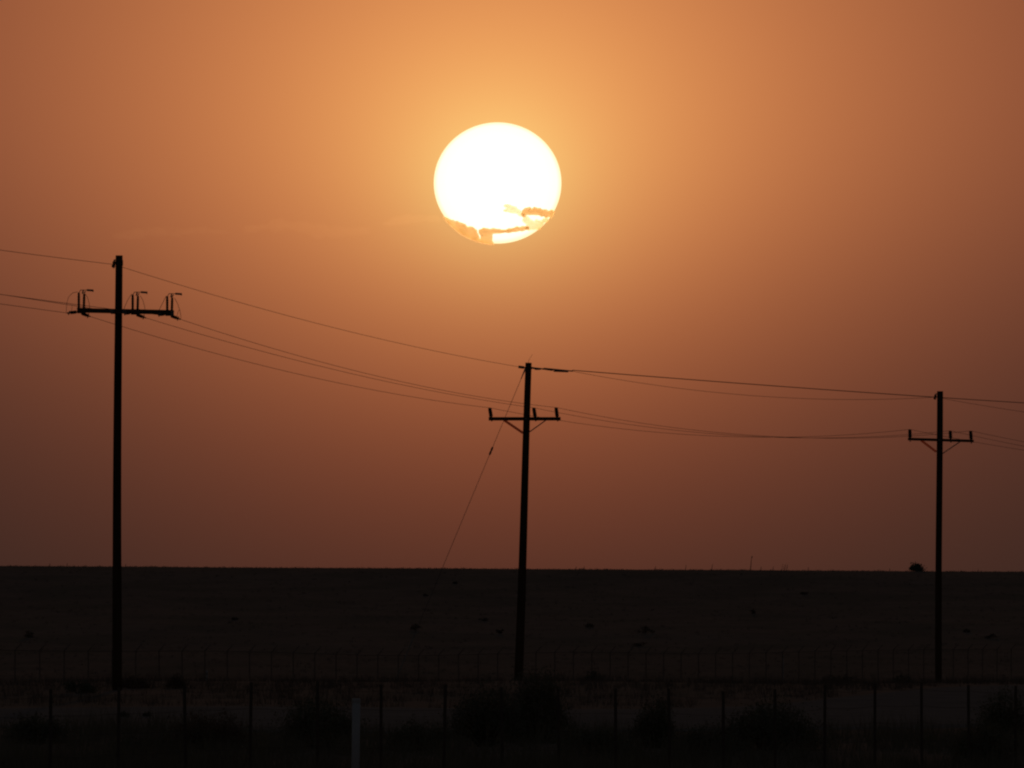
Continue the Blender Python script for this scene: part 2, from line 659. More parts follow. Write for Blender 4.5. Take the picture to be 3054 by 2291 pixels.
puff_cloud('cloud', along([(1272, 1255), (1292, 1285), (1330, 1305), (1400, 1310)], 12, 12, seed=9, taper=False)
           + along([(1300, 1350), (1360, 1345), (1410, 1340)], 10, 8, seed=29, taper=False)
           + along([(1380, 1312), (1440, 1290), (1490, 1262)], 11, 7, seed=19, taper=False), veil,
           'thin see-through veil of cloud under the broad cloud wing', seed=9, extra=2, voxel=1.8)
for k_, (pts, ry, sd, lb) in enumerate([
        ([(-300, 1300), (-150, 1250), (60, 1245), (200, 1240)], 13, 21, 'faint cloud wisp reaching out from the cloud bank at the sun'),
        ([(-1900, 1360), (-1500, 1310), (-1300, 1340), (-1000, 1400), (-600, 1390)], 17, 22, 'faint long cloud wisp adrift in the orange sky'),
        ([(-3400, 1440), (-2900, 1390), (-2700, 1400), (-2500, 1370), (-2250, 1400)], 14, 23, 'faint curled cloud wisp above the pole with the switches')]):
    puff_cloud('cloud_wisp', along(pts, 26, ry, 0.55, seed=sd), cloud_material('wisp_%d' % k_, (.0003, .00014, .0001)[k_], (1, .9, .8), G_), lb,
               seed=sd, extra=3, voxel=4.0)

# ------------------------------------------------------------------ utility poles
Y1, Y2, Y3 = 363.0, 467.0, 505.0


def insulator_post(h, r):
    """post insulator profile with sheds"""
    prof = [(r * 0.55, 0.0), (r * 0.6, h * 0.08)]
    nsh = 5
    for i in range(nsh):
        z0 = h * (0.1 + 0.72 * i / nsh)
        dz_ = h * 0.72 / nsh
        prof += [(r * 0.8, z0), (r, z0 + dz_ * 0.25), (r * 0.96, z0 + dz_ * 0.4), (r * 0.8, z0 + dz_ * 0.75)]
    prof += [(r * 0.8, h * 0.84), (r * 0.86, h * 0.9), (r * 0.74, h * 0.93), (r * 0.8, h * 0.97), (r * 0.5, h)]
    return prof


def pole_shaft(root, base, top, r0, r1):
    """tapered, very slightly crooked shaft; base and top in world space"""
    b, t_ = Vector(base), Vector(top)
    pts, rad = [], []
    n_ = 15
    for i in range(n_):
        u = i / (n_ - 1)
        p = b.lerp(t_, u)
        p.x += 0.015 * math.sin(u * 5 + b.x)
        pts.append(p - root.location)
        rad.append(r0 + (r1 - r0) * u)
    return MB().tube(pts, rad, 18).build('shaft', M['wood'], root, True)


def make_pole(px_top, py_top, px_base, Y, r0, r1, label):
    top = at(px_top, py_top, Y)
    bx_ = at(px_base, 2030, Y)
    base = Vector((bx_.x, Y, gz(bx_.x, Y) - 0.4))
    root = empty('utility_pole', (base.x, base.y, gz(base.x, Y)), label, 'pole', 'utility poles of the power line')
    pole_shaft(root, base, top, r0, r1)
    return root, top


def centre_x(root, top, z):
    """local x of the shaft at world height z"""
    b = root.location
    u = (z - b.z) / (top.z - b.z)
    return (top.x - b.x) * u


# --- pole with the three disconnect switches
p1, top1 = make_pole(354, 762, 348, Y1, 0.128, 0.093,
                     'tall utility pole with three disconnect switches standing on its crossarm')
k1 = Y1 / F / 4.916          # metres per pixel of the enlarged view


def L1(x, y, d=0.0):
    """local point of pole 1 from the enlarged view (origin 150,730), d metres along the range"""
    p = at(150 + x / 4.916, 730 + y / 4.916, Y1 + d)
    return p - p1.location


a, b = L1(398, 962), L1(1765, 992)
mb = MB()
for s in (-1, 1):
    off = Vector((0, s * 0.145, 0))
    MB_ = MB().bar(a + off, b + off, 0.115, 0.09)
    MB_.build('crossarm', M['arm'], p1)
for x in (905, 1085):          # spacer bolts of the double arm and their plates
    c = L1(x, 978)
    MB().tube([c + Vector((0, -0.24, 0)), c + Vector((0, 0.24, 0))], 0.014, 8).box(c + Vector((0, -0.2, 0)), (0.1, 0.012, 0.1)).build('arm_bolt', M['steel'], p1)
c = L1(925, 985)
MB().box(c, (0.13, 0.2, 0.11)).build('arm_bracket', M['steel'], p1)

sw_groups = [
    dict(x=(418, 495), base=960, tops=(692, 712), jl=[(402, 692), (330, 705), (270, 765), (243, 850), (236, 940), (233, 990)],
         jr=[(512, 722), (548, 780), (570, 860), (577, 930), (565, 1000), (545, 1052)], dl=(395, 985, 252, 1002), dr=(450, 1003, 580, 1052)),
    dict(x=(1208, 1283), base=980, tops=(722, 742), jl=[(1195, 722), (1150, 785), (1112, 860), (1075, 955)],
         jr=[(1318, 745), (1355, 810), (1382, 900), (1390, 975), (1375, 1030), (1368, 1068)], dl=(1170, 998, 1085, 1008), dr=(1255, 1022, 1395, 1072)),
    dict(x=(1714, 1785), base=998, tops=(745, 765), jl=[(1700, 752), (1650, 850), (1612, 925), (1582, 980)],
         jr=[(1822, 780), (1868, 870), (1900, 965), (1915, 1050), (1912, 1098)], dl=(1680, 1015, 1585, 1028), dr=(1760, 1040, 1900, 1092)),
]
DE = []                 # dead-end clamps (left, right) where the conductors begin
for gi, g in enumerate(sw_groups):
    swi = MB()
    cb = L1((g['x'][0] + g['x'][1]) / 2, g['base'] + 8)
    swi.box(cb, (0.22, 0.34, 0.135))
    swi.box(cb + Vector((0, 0, 0.06)), (0.24, 0.09, 0.03))
    sw = swi.build('disconnect_switch', M['steel'], p1)
    for x, ty, bx in zip(g['x'], g['tops'], (0, 6)):
        lo, hi = L1(x - bx * 0.6, g['base'] - 10), L1(x + bx * 0.4, ty + 8)
        h = (hi - lo).length
        MB().lathe(insulator_post(h, 0.037), lo, hi - lo).build('post_insulator', M['porcelain'], sw, True)
    # blade: hinge, thin bar, heavy contact end that overhangs
    xl, xr = g['x']
    tl, tr = g['tops']
    bl = MB()
    bl.bar(L1(xl + 6, tl + 6), L1(xl + 28, tl - 28), 0.016, 0.04)
    bl.bar(L1(xl + 24, tl - 28), L1(xl + 125, tl - 26), 0.016, 0.03)
    bl.bar(L1(xl + 118, tl - 26), L1(xl + 215, tl - 20), 0.052, 0.05)
    bl.box(L1(xl + 208, tl - 14), (0.03, 0.05, 0.05))
    bl.build('blade', M['steel'], sw)
    cl_ = MB()
    cl_.bar(L1(xl + 66, tl - 24), L1(xl + 52, tl + 28), 0.034, 0.05)
    cl_.bar(L1(xr - 4, tr + 6), L1(xr + 22, tr - 32), 0.026, 0.05)
    cl_.build('contact_clip', M['steel'], sw)
    # jumpers
    for key, d0, d1, rj in (('jl', 0.0, -0.45, 0.006), ('jr', 0.0, 0.5, 0.006)):
        pts = g[key]
        m_ = len(pts)
        MB().tube([L1(x, y, d0 + (d1 - d0) * (i / (m_ - 1)) ** 1.3) for i, (x, y) in enumerate(pts)], rj, 6).build('jumper', M['wire'], sw, True)
    # dead-end strings: toward the camera side and down range
    ends = []
    for key, d in (('dl', -0.5), ('dr', 0.55)):
        x0, y0, x1, y1 = g[key]
        pa, pb = L1(x0, y0, d * 0.25), L1(x1, y1, d)
        ax = pb - pa
        hh = ax.length
        st = MB().lathe([(0.012, 0), (0.012, hh * .12)] + [(rr_, hh * (.12 + .5 * i / 9)) for i, rr_ in enumerate([.022, .045] * 5)]
                        + [(0.02, hh * .64), (0.015, hh * .7)], pa, ax, 10)
        s_ = st.build('dead_end_insulator', M['porcelain'], p1, True)
        pc = pa + ax * 0.82
        MB().bar(pa + ax * 0.68, pb, 0.035, 0.04).bar(pc + Vector((0.012, 0, 0.05)), pc + Vector((-0.02, 0, -0.055)), 0.03, 0.03).build('clamp', M['steel'], s_)
        ends.append(p1.location + pb)
    DE.append(ends)
# drop leads on the two outer switches
MB().tube([L1(1890, 952, .3), L1(1868, 1000, .4), L1(1858, 1050, .45)], 0.005, 6).build('drop_lead', M['wire'], p1)
MB().tube([L1(318, 880, -.2), L1(318, 930, -.3), L1(308, 985, -.35)], 0.004, 6).build('drop_lead', M['wire'], p1)
MB().tube([L1(575, 985, .3), L1(552, 1035, .45)], 0.004, 6).build('drop_lead', M['wire'], p1)


def top_bracket(root, P, sgn=-1):
    """spool bracket on the side of the pole top; P maps enlarged-view offsets to local points"""
    mbk = MB().tube([P(0, 0), P(0.55, -0.05), P(0.95, 0.35), P(1.0, 1.0), P(0.75, 1.35)], 0.021, 8)
    br = mbk.build('top_bracket', M['steel'], root, True)
    c0 = P(0.85, 0.75)
    MB().lathe([(0.02, -.09), (0.045, -.07), (0.05, -.04), (0.03, 0), (0.05, .04), (0.045, .07), (0.02, .09)], c0, (0.25, 0.1, 1), 12).build('spool_insulator', M['porcelain'], br, True)
    return c0


def TB1(u, v):
    return L1(962 - 36 * u, 228 + 82 * v, -0.02)


sp1 = top_bracket(p1, TB1)
MB().bar(L1(930, 318), L1(935, 355), 0.012, 0.012).build('tie_wire', M['wire'], p1)
MB().tube([L1(1045, 228) + Vector((-.02, -.13, 0)), L1(1062, 228)+ Vector((0, -.05, 0)), L1(1063, 300), L1(1050, 320)], 0.01, 6).build('through_bolt', M['steel'], p1)
TOP1 = p1.location + sp1

# --- leaning, guyed pole
p2, top2 = make_pole(1577.5, 1082, 1544, Y2, 0.150, 0.106,
                     'leaning utility pole with a guy wire and three tilted insulators on its crossarm')


def L2(x, y, d=0.0):
    p = at(1400 + x / 5.925, 1040 + y / 5.925, Y2 + d)
    return p - p2.location


def L3(x, y, d=0.0):
    p = at(2660 + x / 5.614, 1140 + y / 5.614, Y3 + d)
    return p - p3.location


def dressing(root, LL, arm, pins, br_l, br_r, thick):
    (xa, ya), (xb, yb) = arm
    MB().bar(LL(xa, ya, -.17), LL(xb, yb, -.17), thick, 0.095).build('crossarm', M['arm'], root)
    mid = LL((br_l[2] + br_r[2]) / 2, (ya + yb) / 2, -.2)
    MB().tube([mid + Vector((0, -.06, 0)), mid + Vector((0, .4, 0))], 0.012, 8).box(mid + Vector((0, -.035, 0)), (.06, .01, .06)).build('arm_bolt', M['steel'], root)
    tops = []
    for (x0, y0, x1, y1) in pins:
        lo, hi = LL(x0, y0, -.17), LL(x1, y1, -.17)
        axx = hi - lo
        h = axx.length
        ins = MB().lathe(insulator_post(h, 0.071), lo, axx).build('pin_insulator', M['porcelain'], root, True)
        pd = lo - axx.normalized() * 0.135
        MB().tube([lo + axx * .05, pd], 0.012, 8).lathe([(.026, 0), (.026, .03)], pd, axx, 6).build('pin', M['steel'], ins)
        tops.append(root.location + hi)
    x0, y0, x1, y1 = br_l
    MB().bar(LL(x0, y0, -.235), LL(x1, y1, -.15), 0.085, 0.004).build('brace', M['strap'], root)
    x0, y0, x1, y1 = br_r
    MB().bar(LL(x0, y0, -.235), LL(x1, y1, -.15), 0.036, 0.03).build('brace', M['steel'], root)
    for (x, y) in ((br_l[0], br_l[1]), (br_r[0], br_r[1]), (br_l[2], br_l[3]), (br_r[2], br_r[3])):
        c = LL(x, y, -.24)
        MB().tube([c + Vector((0, -.03, 0)), c + Vector((0, .06, 0))], 0.014, 6).build('brace_bolt', M['steel'], root)
    return tops


PIN2 = dressing(p2, L2, ((340, 1240), (1612, 1240)),
                [(385, 1215, 358, 1045), (1163, 1215, 1136, 1045), (1553, 1215, 1530, 1040)],
                (610, 1262, 945, 1490), (1372, 1250, 1050, 1480), 0.118)
# strain hardware at the pole top
MB().bar(L2(872, 322, -.1), L2(962, 334, -.02), 0.09, 0.06).tube([L2(945, 330, -.02), L2(1010, 336, -.0)], 0.02, 8).build('strain_clamp', M['steel'], p2)
st = MB().tube([L2(1095, 336, 0), L2(1160, 350, .05), L2(1270, 358, .1)], [0.028, 0.036, 0.03], 8).box(L2(1200, 362, .08), (0.16, 0.06, 0.06)).build('strain_link', M['steel'], p2)
MB().lathe([(0.016, 0)] + [(r_, .05 + .036 * i) for i, r_ in enumerate([.018, .034] * 5)] + [(.016, .46)], L2(1262, 353, .1), L2(1500, 385, .3) - L2(1262, 353, .1), 10).build('strain_insulator', M['porcelain'], p2, True)
MB().bar(L2(1320, 348, .12), L2(1825, 398, .5), 0.042, 0.04).build('armour_rod', M['steel'], p2)
MB().bar(L2(1490, 394, .3), L2(1745, 405, .45), 0.06, 0.05).build('preformed_grip', M['steel'], p2)
MB().tube([L2(1040, 250, -.02), L2(1048, 210, -.02), L2(1112, 100, -.02)], [0.006, 0.005, 0.004], 6).build('wire_tail', M['wire'], p2)
MB().tube([L2(996, 300, -.03), L2(996, 350, -.03), L2(1106, 360, -.11), L2(1106, 330, -.11)], 0.012, 6).build('pole_band', M['steel'], p2)
STRAIN_R = p2.location + L2(1822, 400, .5)
STRAIN_L = p2.location + L2(874, 322, -.1)

# --- far pole
p3, top3 = make_pole(2802.5, 1167, 2799, Y3, 0.122, 0.110,
                     'far utility pole with three upright insulators and no guy wire')
PIN3 = dressing(p3, L3, ((268, 952), (1370, 986)),
                [(305, 935, 300, 790), (984, 950, 976, 812), (1328, 965, 1318, 815)],
                (490, 975, 742, 1165), (1160, 985, 842, 1200), 0.10)


def TB3(u, v):
    return L3(758 - 40 * u, 200 + 68 * v, -0.02)


sp3 = top_bracket(p3, TB3)
TOP3 = p3.location + sp3

# ------------------------------------------------------------------ guy wire of the leaning pole
g0 = p2.location + L2(992, 345, -.1)
gx_a = at(1172, 2030, Y2 - 3.0)
ga = Vector((gx_a.x, Y2 - 3.0, gz(gx_a.x, Y2 - 3.0) - 0.05))
# keep it on the line seen in the photograph
gl = at(1317, 1690, Y2 - 2.0)
guy = empty('guy_wire', (ga.x, ga.y, ga.z + 0.05), 'slanting guy wire stretched from the leaning pole top to the ground', 'guy wire')


def G(p):
    return Vector(p) - guy.location


MB().tube([G(g0), G(g0.lerp(ga, 0.33)), G(g0.lerp(ga, 0.66)), G(ga)], 0.0075, 6).build('strand', M['wire'], guy)
dgu = (ga - g0).normalized()
MB().tube([G(g0), G(g0 + dgu * 0.15), G(g0 + dgu * 0.42)], [0.028, 0.024, 0.012], 8).build('grip', M['steel'], guy)
u_b = g0 + dgu * ((g0.z - at(1463, 1346, Y2).z) / -dgu.z)
MB().lathe([(.01, -.16), (.03, -.13), (.036, -.05), (.026, 0), (.036, .05), (.03, .13), (.01, .16)], G(u_b), dgu, 10).build('guy_insulator', M['porcelain'], guy, True)
MB().tube([G(ga - dgu * 2.0), G(ga + dgu * 0.1)], 0.018, 8).build('anchor_rod', M['steel'], guy)


# ------------------------------------------------------------------ conductors
def wire(P0, P1, through, label, r=0.0062, n=40, fixed=None):
    """sagging line whose dip is set by one photograph pixel it passes"""
    P0, P1 = Vector(P0), Vector(P1)
    if fixed is not None:
        sag = fixed
    else:
        lo, hi = 0.001, 0.999
        for _ in range(50):
            t = (lo + hi) / 2
            if to_px(P0.lerp(P1, t))[0] < through[0]:
                lo = t
            else:
                hi = t
        q = P0.lerp(P1, t)
        want = at(through[0], through[1], q.y)
        sag = max(0.0, (q.z - want.z) / (4 * t * (1 - t)))
    pts = []
    for i in range(n + 1):
        t = i / n
        q = P0.lerp(P1, t)
        q.z -= sag * 4 * t * (1 - t)
        pts.append(q - P0)
    o = MB().tube(pts, r, 6).build('power_line', M['wire'], None, True)
    o.location = P0
    return tag(o, label, 'power line', 'power lines strung along the poles')


# next poles of the line stand outside the picture
OFF0 = 259.0
OFF4 = 575.0
# span that arrives at the switch pole from outside
wire(at(-1811, 433, OFF0), TOP1, (0, 746), 'top wire arriving at the head of the switch pole from the road side')
for ends, thr, q0, lb in ((DE[0], (0, 904), (-1960, 640), 'lone switch'), (DE[1], (0, 872), (-1800, 600), 'switch beside the shaft'),
                          (DE[2], (0, 878), (-1730, 600), 'arm tip switch')):
    wire(at(*q0, OFF0), ends[0], thr, 'conductor arriving from the road side at the %s of the switch pole' % lb)
# switch pole to leaning pole
wire(TOP1, STRAIN_L, (970, 971), 'top wire between the switch pole and the leaning pole')
for ends, P, thr, lb in ((DE[0], PIN2[0], (970, 1134), 'lone switch and the insulator beside the guy wire'),
                         (DE[1], PIN2[1], (970, 1096), 'middle switch and the insulator beside the leaning shaft'),
                         (DE[2], PIN2[2], (970, 1083), 'arm tip switch and the arm tip insulator away from the guy wire')):
    wire(ends[1], P, thr, 'conductor between the %s' % lb)
# leaning pole to far pole
for A_, B_, thr, lb in ((PIN2[0], PIN3[0], (2250, 1304), 'from the insulator beside the guy wire to the far pole'),
                        (PIN2[1], PIN3[1], (2300, 1304), 'from the insulator beside the leaning shaft to the far pole'),
                        (PIN2[2], PIN3[2], (2300, 1302), 'from the arm tip away from the guy wire to the far pole')):
    wire(A_, B_, thr, 'sagging conductor %s' % lb)
wire(STRAIN_R, TOP3, (2300, 1184), 'slack upper wire between the strain clamp and the far pole head')
wire(STRAIN_R + Vector((0, 0, 0.035)), at(3900, 1246, 640), (2500, 1165), 'taut uppermost wire from the strain clamp passing behind the far pole', r=0.014, n=60)
# onward from the far pole
wire(TOP3, at(4490, 1290, OFF4), (3054, 1229), 'upper wire leaving the far pole head out of the picture')
for P, q1, thr, lb in ((PIN3[0], (4370, 1385), (3054, 1343), 'lone insulator'), (PIN3[1], (4500, 1388), (3054, 1331), 'insulator beside the shaft'),
                       (PIN3[2], (4560, 1390), (3054, 1318), 'arm tip insulator')):
    wire(P, at(*q1, OFF4), thr, 'conductor leaving the %s of the far pole out of the picture' % lb)

# ------------------------------------------------------------------ security fence with slanted arms
fA = Vector((at(0, 1950, 556).x, 556, 0))
fB = Vector((at(3054, 1950, 742).x, 742, 0))
fd = (fB - fA)
flen = fd.length
fu = fd.normalized()
fn = Vector((fu.y, -fu.x, 0))                # toward the camera side
NP = 56
sp_ = flen / 54.5
start = fA + fu * (-0.4 * sp_)
posts = [start + fu * sp_ * i for i in range(-1, NP)]
fence = empty('chain_link_fence', (fA.x, fA.y, gz(fA.x, fA.y)), 'long chain link security fence with slanted barbed wire arms below the ridge', 'fence')
FO = fence.location
HF = 1.95
post_me = MB().tube([(0, 0, -0.3), (0, 0, HF)], 0.027, 8).mesh('post')
post_me.materials.append(M['fence'])
arm_me = MB().tube([(0, 0, HF - 0.02), (fn.x * 0.28, fn.y * 0.28, HF + 0.28)], [0.028, 0.016], 6).mesh('barb_arm')
arm_me.materials.append(M['fence'])
tips = []
for i, p in enumerate(posts):
    z = gz(p.x, p.y)
    o = link_mesh('post', post_me, fence, Vector((p.x, p.y, z)) - FO)
    a_ = link_mesh('barb_arm', arm_me, o)
    tips.append(Vector((p.x, p.y, z)))
for nm, off, hgt, rr_ in (('top_rail', 0.0, HF - 0.03, 0.017), ('barbed_wire', 0.09, HF + 0.09, 0.004), ('barbed_wire', 0.18, HF + 0.18, 0.004),
                          ('barbed_wire', 0.27, HF + 0.27, 0.004), ('tension_wire', 0.0, 0.08, 0.005)):
    MB().tube([t_ + fn * off + Vector((0, 0, hgt)) - FO for t_ in tips], rr_, 4).build(nm, M['fence'], fence)
# woven fabric: two families of slanted strands
vv, ff = [], []
step = 0.075
hw = HF - 0.12
tot = sp_ * (len(posts) - 1)
s_all = np.arange(-hw, tot, step)
for sgn in (1, -1):
    for s0 in s_all:
        sa, sb = (s0, s0 + hw) if sgn > 0 else (s0 + hw, s0)
        za, zb = 0.06, 0.06 + hw
        ends_ = []
        for s_, z_ in ((sa, za), (sb, zb)):
            pt = posts[0] + fu * s_ + fn * (0.034 + 0.003 * sgn)
            ends_.append((pt.x - FO.x, pt.y - FO.y, z_, pt.x, pt.y))
        n0 = len(vv)
        w_ = 0.003
        for (x_, y_, z_, wx, wy) in ends_:
            for o2 in (-w_, w_):
                vv.append((x_ + fu.x * o2, y_ + fu.y * o2, z_, wx, wy))
        ff.append((n0, n0 + 1, n0 + 3, n0 + 2))
va = np.array(vv)
va3 = va[:, :3].copy()
va3[:, 2] += ground_z(va[:, 3], va[:, 4]) - FO.z
fab = link_mesh('fabric', fast_mesh('fabric', va3, np.array(ff), M['fence']), fence)
tag(fab, kind='stuff')

# ------------------------------------------------------------------ near wire fence on steel posts
TP = [150, 352, 555, 745, 947, 1137, 1323, 1499, 1668, 1837, 1998, 2158, 2312, 2459, 2609, 2749, 2890, 3028]
TT = [2056, 2050, 2043, 2035, 2033, 2042, 2042, 2050, 2055, 2054, 2054, 2062, 2056, 2043, 2037, 2037, 2043, 2045]
TP = [-54] + TP + [3162]
TT = [2056] + TT + [2045]
nf = empty('wire_fence', (0, 0, 0), 'low barbed wire fence on slim steel posts in front of the bushes', 'fence')
inv0, inv1 = 1 / 183.0, 1 / 222.0


def near_fence_Y(px):
    u = (px - 150) / (3028 - 150)
    return 1 / (inv0 + (inv1 - inv0) * u)


# T section post with a spade foot and studs
tme = MB()
tme.box((0, 0, 0.5), (0.044, 0.007, 1.8))
tme.box((0, 0.02, 0.5), (0.007, 0.034, 1.8))
for i in range(8):
    tme.box((0, -0.007, 0.25 + 0.14 * i), (0.014, 0.009, 0.02))
tme.box((0, 0.004, -0.25), (0.1, 0.006, 0.25))
t_me = tme.mesh('steel_post')
t_me.materials.append(M['rust'])
heads = []
for px, py in zip(TP, TT):
    Y = near_fence_Y(px)
    top = at(px, py, Y)
    o = link_mesh('steel_post', t_me, nf, (top.x, top.y, top.z - 1.4))
    o.rotation_euler = (rng.uniform(-.02, .02), rng.uniform(-.022, .022), rng.uniform(-.5, .5))
    heads.append(top)
nf.location = (heads[0].x, heads[0].y, gz(heads[0].x, heads[0].y))
for o in list(nf.children):
    o.location -= nf.location
for hh in (0.10, 0.36, 0.62, 0.90):
    pts, prevp = [], None
    for i, p in enumerate(heads):
        q = p - Vector((0, 0.016, hh)) - nf.location
        if prevp is not None:
            m_ = (prevp + q) / 2
            m_.z -= rng.uniform(0.005, 0.035)
            pts.append(m_)
        pts.append(q)
        prevp = q
    MB().tube(pts, 0.0022, 4).build('barbed_wire', M['rust'], nf)

# ------------------------------------------------------------------ marker posts
Ym = 158.0
mt, mbm = at(1018 + 97 / 2.173, 2083, Ym), at(1018 + 92 / 2.173, 2291, Ym)
lean_ = (mt.x - mbm.x) / (mt.z - mbm.z)
zg = gz(mt.x, Ym)
mk = empty('marker_post', (mt.x - lean_ * (mt.z - zg), Ym, zg), 'white round marker post standing before the near wire fence', 'post')
hm = mt.z - zg
MB().tube([(-lean_ * .2, 0, -.2), (lean_ * hm * .5, 0, hm * .5), (lean_ * (hm - .012), 0, hm - .012)], 0.047, 20).build('tube', M['white'], mk, True)
MB().lathe([(0.0495, hm - .05), (0.0495, hm - .008), (0.044, hm)], (lean_ * hm, 0, 0), (0, 0, 1), 20).build('cap', M['white'], mk)
for (px, py, Y, hgt, lb) in ((617, 2000, 520, 0.62, 'short pale marker post in the grass beyond the road near the switch pole'),
                             (2335, 1953, 690, 0.75, 'short pale marker post at the security fence towards the far pole')):
    tpt = at(px, py, Y)
    z = gz(tpt.x, Y)
    h_ = max(0.5, tpt.z - z)
    e_ = empty('marker_post', (tpt.x, Y, z), lb, 'post')
    MB().box((0, 0, h_ / 2 - .1), (0.075, 0.02, h_ + .2)).build('blade', M['white'], e_)
    MB().box((0, -0.012, h_ - .12), (0.06, 0.004, 0.1)).build('reflector', M['steel'], e_)

# ------------------------------------------------------------------ shrubs
def shrub_mesh(w, h, nleaf, leaf, mat, seed, spiky=0.3, dpt=None):
    rg = np.random.default_rng(seed)
    dpt = dpt or w * 0.8
    ncl = max(6, int(nleaf / 70))
    # clump centres over a dome
    th = rg.uniform(0, 2 * np.pi, ncl)
    rad = np.sqrt(rg.uniform(0.05, 1, ncl))
    hz_ = np.clip(np.sqrt(np.clip(1 - rad ** 2, 0, 1)) * rg.uniform(0.35, 1.0, ncl) + rg.normal(0, .06, ncl), 0.1, 1.0)
    cc = np.stack([rad * np.cos(th) * w / 2 * 0.9, rad * np.sin(th) * dpt / 2 * 0.9, hz_ * h * 0.88], 1)
    which = rg.integers(0, ncl, nleaf)
    spread = rg.uniform(0.06, 0.17, ncl)[which][:, None]
    c = cc[which] + rg.normal(0, 1, (nleaf, 3)) * spread * np.array([w, dpt, h * 1.0])
    c[:, 2] = np.clip(c[:, 2], 0.02, None)
    # some leaves ride on upright sprigs that break the outline
    k = int(nleaf * 0.18)
    j = rg.integers(0, ncl, k)
    up = rg.uniform(0, 1, k)[:, None] * spiky * h
    c[:k] = cc[j] + np.stack([rg.normal(0, .018 * w, k), rg.normal(0, .018 * w, k), up[:, 0] + .02], 1)
    d = rg.normal(0, 1, (nleaf, 3)) + np.array([0, 0, 0.8])
    d /= np.linalg.norm(d, axis=1)[:, None]
    s = np.cross(d, rg.normal(0, 1, (nleaf, 3)))
    s /= np.linalg.norm(s, axis=1)[:, None] + 1e-9
    ln_ = leaf * rg.uniform(0.7, 1.5, nleaf)[:, None]
    wd = ln_ * 0.28
    v = np.stack([c - d * ln_ * .5, c + s * wd, c + d * ln_ * .5, c - s * wd], 1).reshape(-1, 3)
    f = np.arange(nleaf * 4).reshape(-1, 4)
    fol = fast_mesh('foliage', v, f, mat)
    st_ = MB()
    for i in range(min(ncl, 16)):
        e2 = Vector(cc[i])
        m2 = e2 * 0.5 + Vector((0, 0, e2.z * 0.12))
        st_.tube([(e2.x * .06, e2.y * .06, -.1), m2, e2], [0.02 * h + .008, 0.012 * h + .004, 0.004], 5)
    return fol, st_


def shrub(name, px, Y, w, h, nleaf, leaf, mat, seed, label, group=None, spiky=0.3, sink=0.0):
    X = at(px, 2050, Y).x
    root = empty(name, (X, Y, gz(X, Y) - sink), label, 'shrub', group)
    fol, st_ = shrub_mesh(w, h, nleaf, leaf, mat, seed, spiky)
    link_mesh('foliage', fol, root)
    st_.build('stems', M['bark'], root)
    return root


def hpx(px, py, Y):
    """height over the ground of a photograph pixel at range Y"""
    p = at(px, py, Y)
    return p.z - gz(p.x, Y)


def wpx(n_, Y):
    return n_ / F * Y


NEARB = 'shrubs behind the near wire fence'
for (px, Y, wp, py, nl, mt_, sd, spk, lb) in [
        (1600, 246, 190, 1992, 5200, 'leaf', 31, .16, 'tallest dark rounded shrub hiding the foot of the leaning pole'),
        (1450, 240, 230, 2030, 4200, 'leaf', 32, .2, 'broad dark shrub leaning against the tallest shrub'),
        (960, 238, 260, 2072, 4600, 'leaf', 33, .25, 'dense dark shrub behind the white marker post'),
        (1245, 235, 200, 2150, 2200, 'leaf', 34, .3, 'low scrubby shrub between the white marker post and the tallest shrub'),
        (1952, 238, 130, 2086, 2600, 'leaf', 35, .3, 'small upright shrub on the far pole side of the tallest shrub'),
        (2300, 236, 300, 2092, 5200, 'leaf', 36, .3, 'wide grassy shrub in front of the road bend'),
        (2990, 262, 170, 2052, 3000, 'leaf', 37, .25, 'bushy shrub at the road edge under the far pole'),
        (2120, 230, 210, 2165, 2200, 'leaf', 38, .3, 'low shrub at the foot of the wide grassy shrub'),
        (1780, 228, 220, 2170, 2200, 'leaf', 39, .3, 'low shrub between the small upright shrub and the tallest shrub'),
        (110, 236, 190, 2128, 2400, 'leaf', 40, .3, 'ragged shrub by the road short of the switch pole'),
        (620, 234, 240, 2118, 2600, 'leaf_brown', 41, .4, 'loose brownish shrub by the road beside the dense dark shrub'),
        (2930, 222, 200, 2150, 2200, 'leaf', 42, .3, 'low shrub at the foot of the bushy road edge shrub'),
        (440, 222, 200, 2178, 1800, 'leaf', 43, .35, 'low scrubby shrub in front of the pale road below the switch pole')]:
    shrub('shrub', px, Y, wpx(wp, Y), hpx(px, py, Y), int(nl * 2.6), 0.032, M[mt_], sd, lb, NEARB, spk)

MIDB = 'scrub clumps beyond the road'
for (px, Y, wp, py, nl, mt_, sd, lb) in [
        (1768, 470, 55, 1998, 900, 'leaf', 51, 'round dark bush beyond the road between the leaning pole and the far pole'),
        (235, 352, 90, 2042, 900, 'leaf', 52, 'low dark scrub clump beside the foot of the switch pole'),
        (395, 372, 110, 2052, 800, 'leaf_brown', 53, 'flat scrub clump just behind the switch pole foot'),
        (525, 375, 60, 2036, 700, 'leaf_brown', 54, 'small brown scrub clump a few steps past the switch pole'),
        (2500, 470, 110, 2040, 800, 'leaf_brown', 55, 'flat brown scrub clump short of the far pole'),
        (2690, 470, 60, 2012, 600, 'leaf', 56, 'small dark bush near the foot of the far pole')]:
    shrub('bush', px, Y, wpx(wp, Y), max(0.35, hpx(px, py, Y)), int(nl * 1.8), 0.045, M[mt_], sd, lb, MIDB)

for (px, Y, wp, hp, sd, lb) in [
        (372, 283, 34, 12, 57, 'dark weed tuft growing on the pale road'), (437, 284, 30, 14, 58, 'dark weed tuft growing on the pale road')]:
    shrub('weed_tuft', px, Y, wpx(wp, Y), wpx(hp, Y) + .05, 700, 0.035, M['leaf'], sd, lb, 'weed tufts on the road')


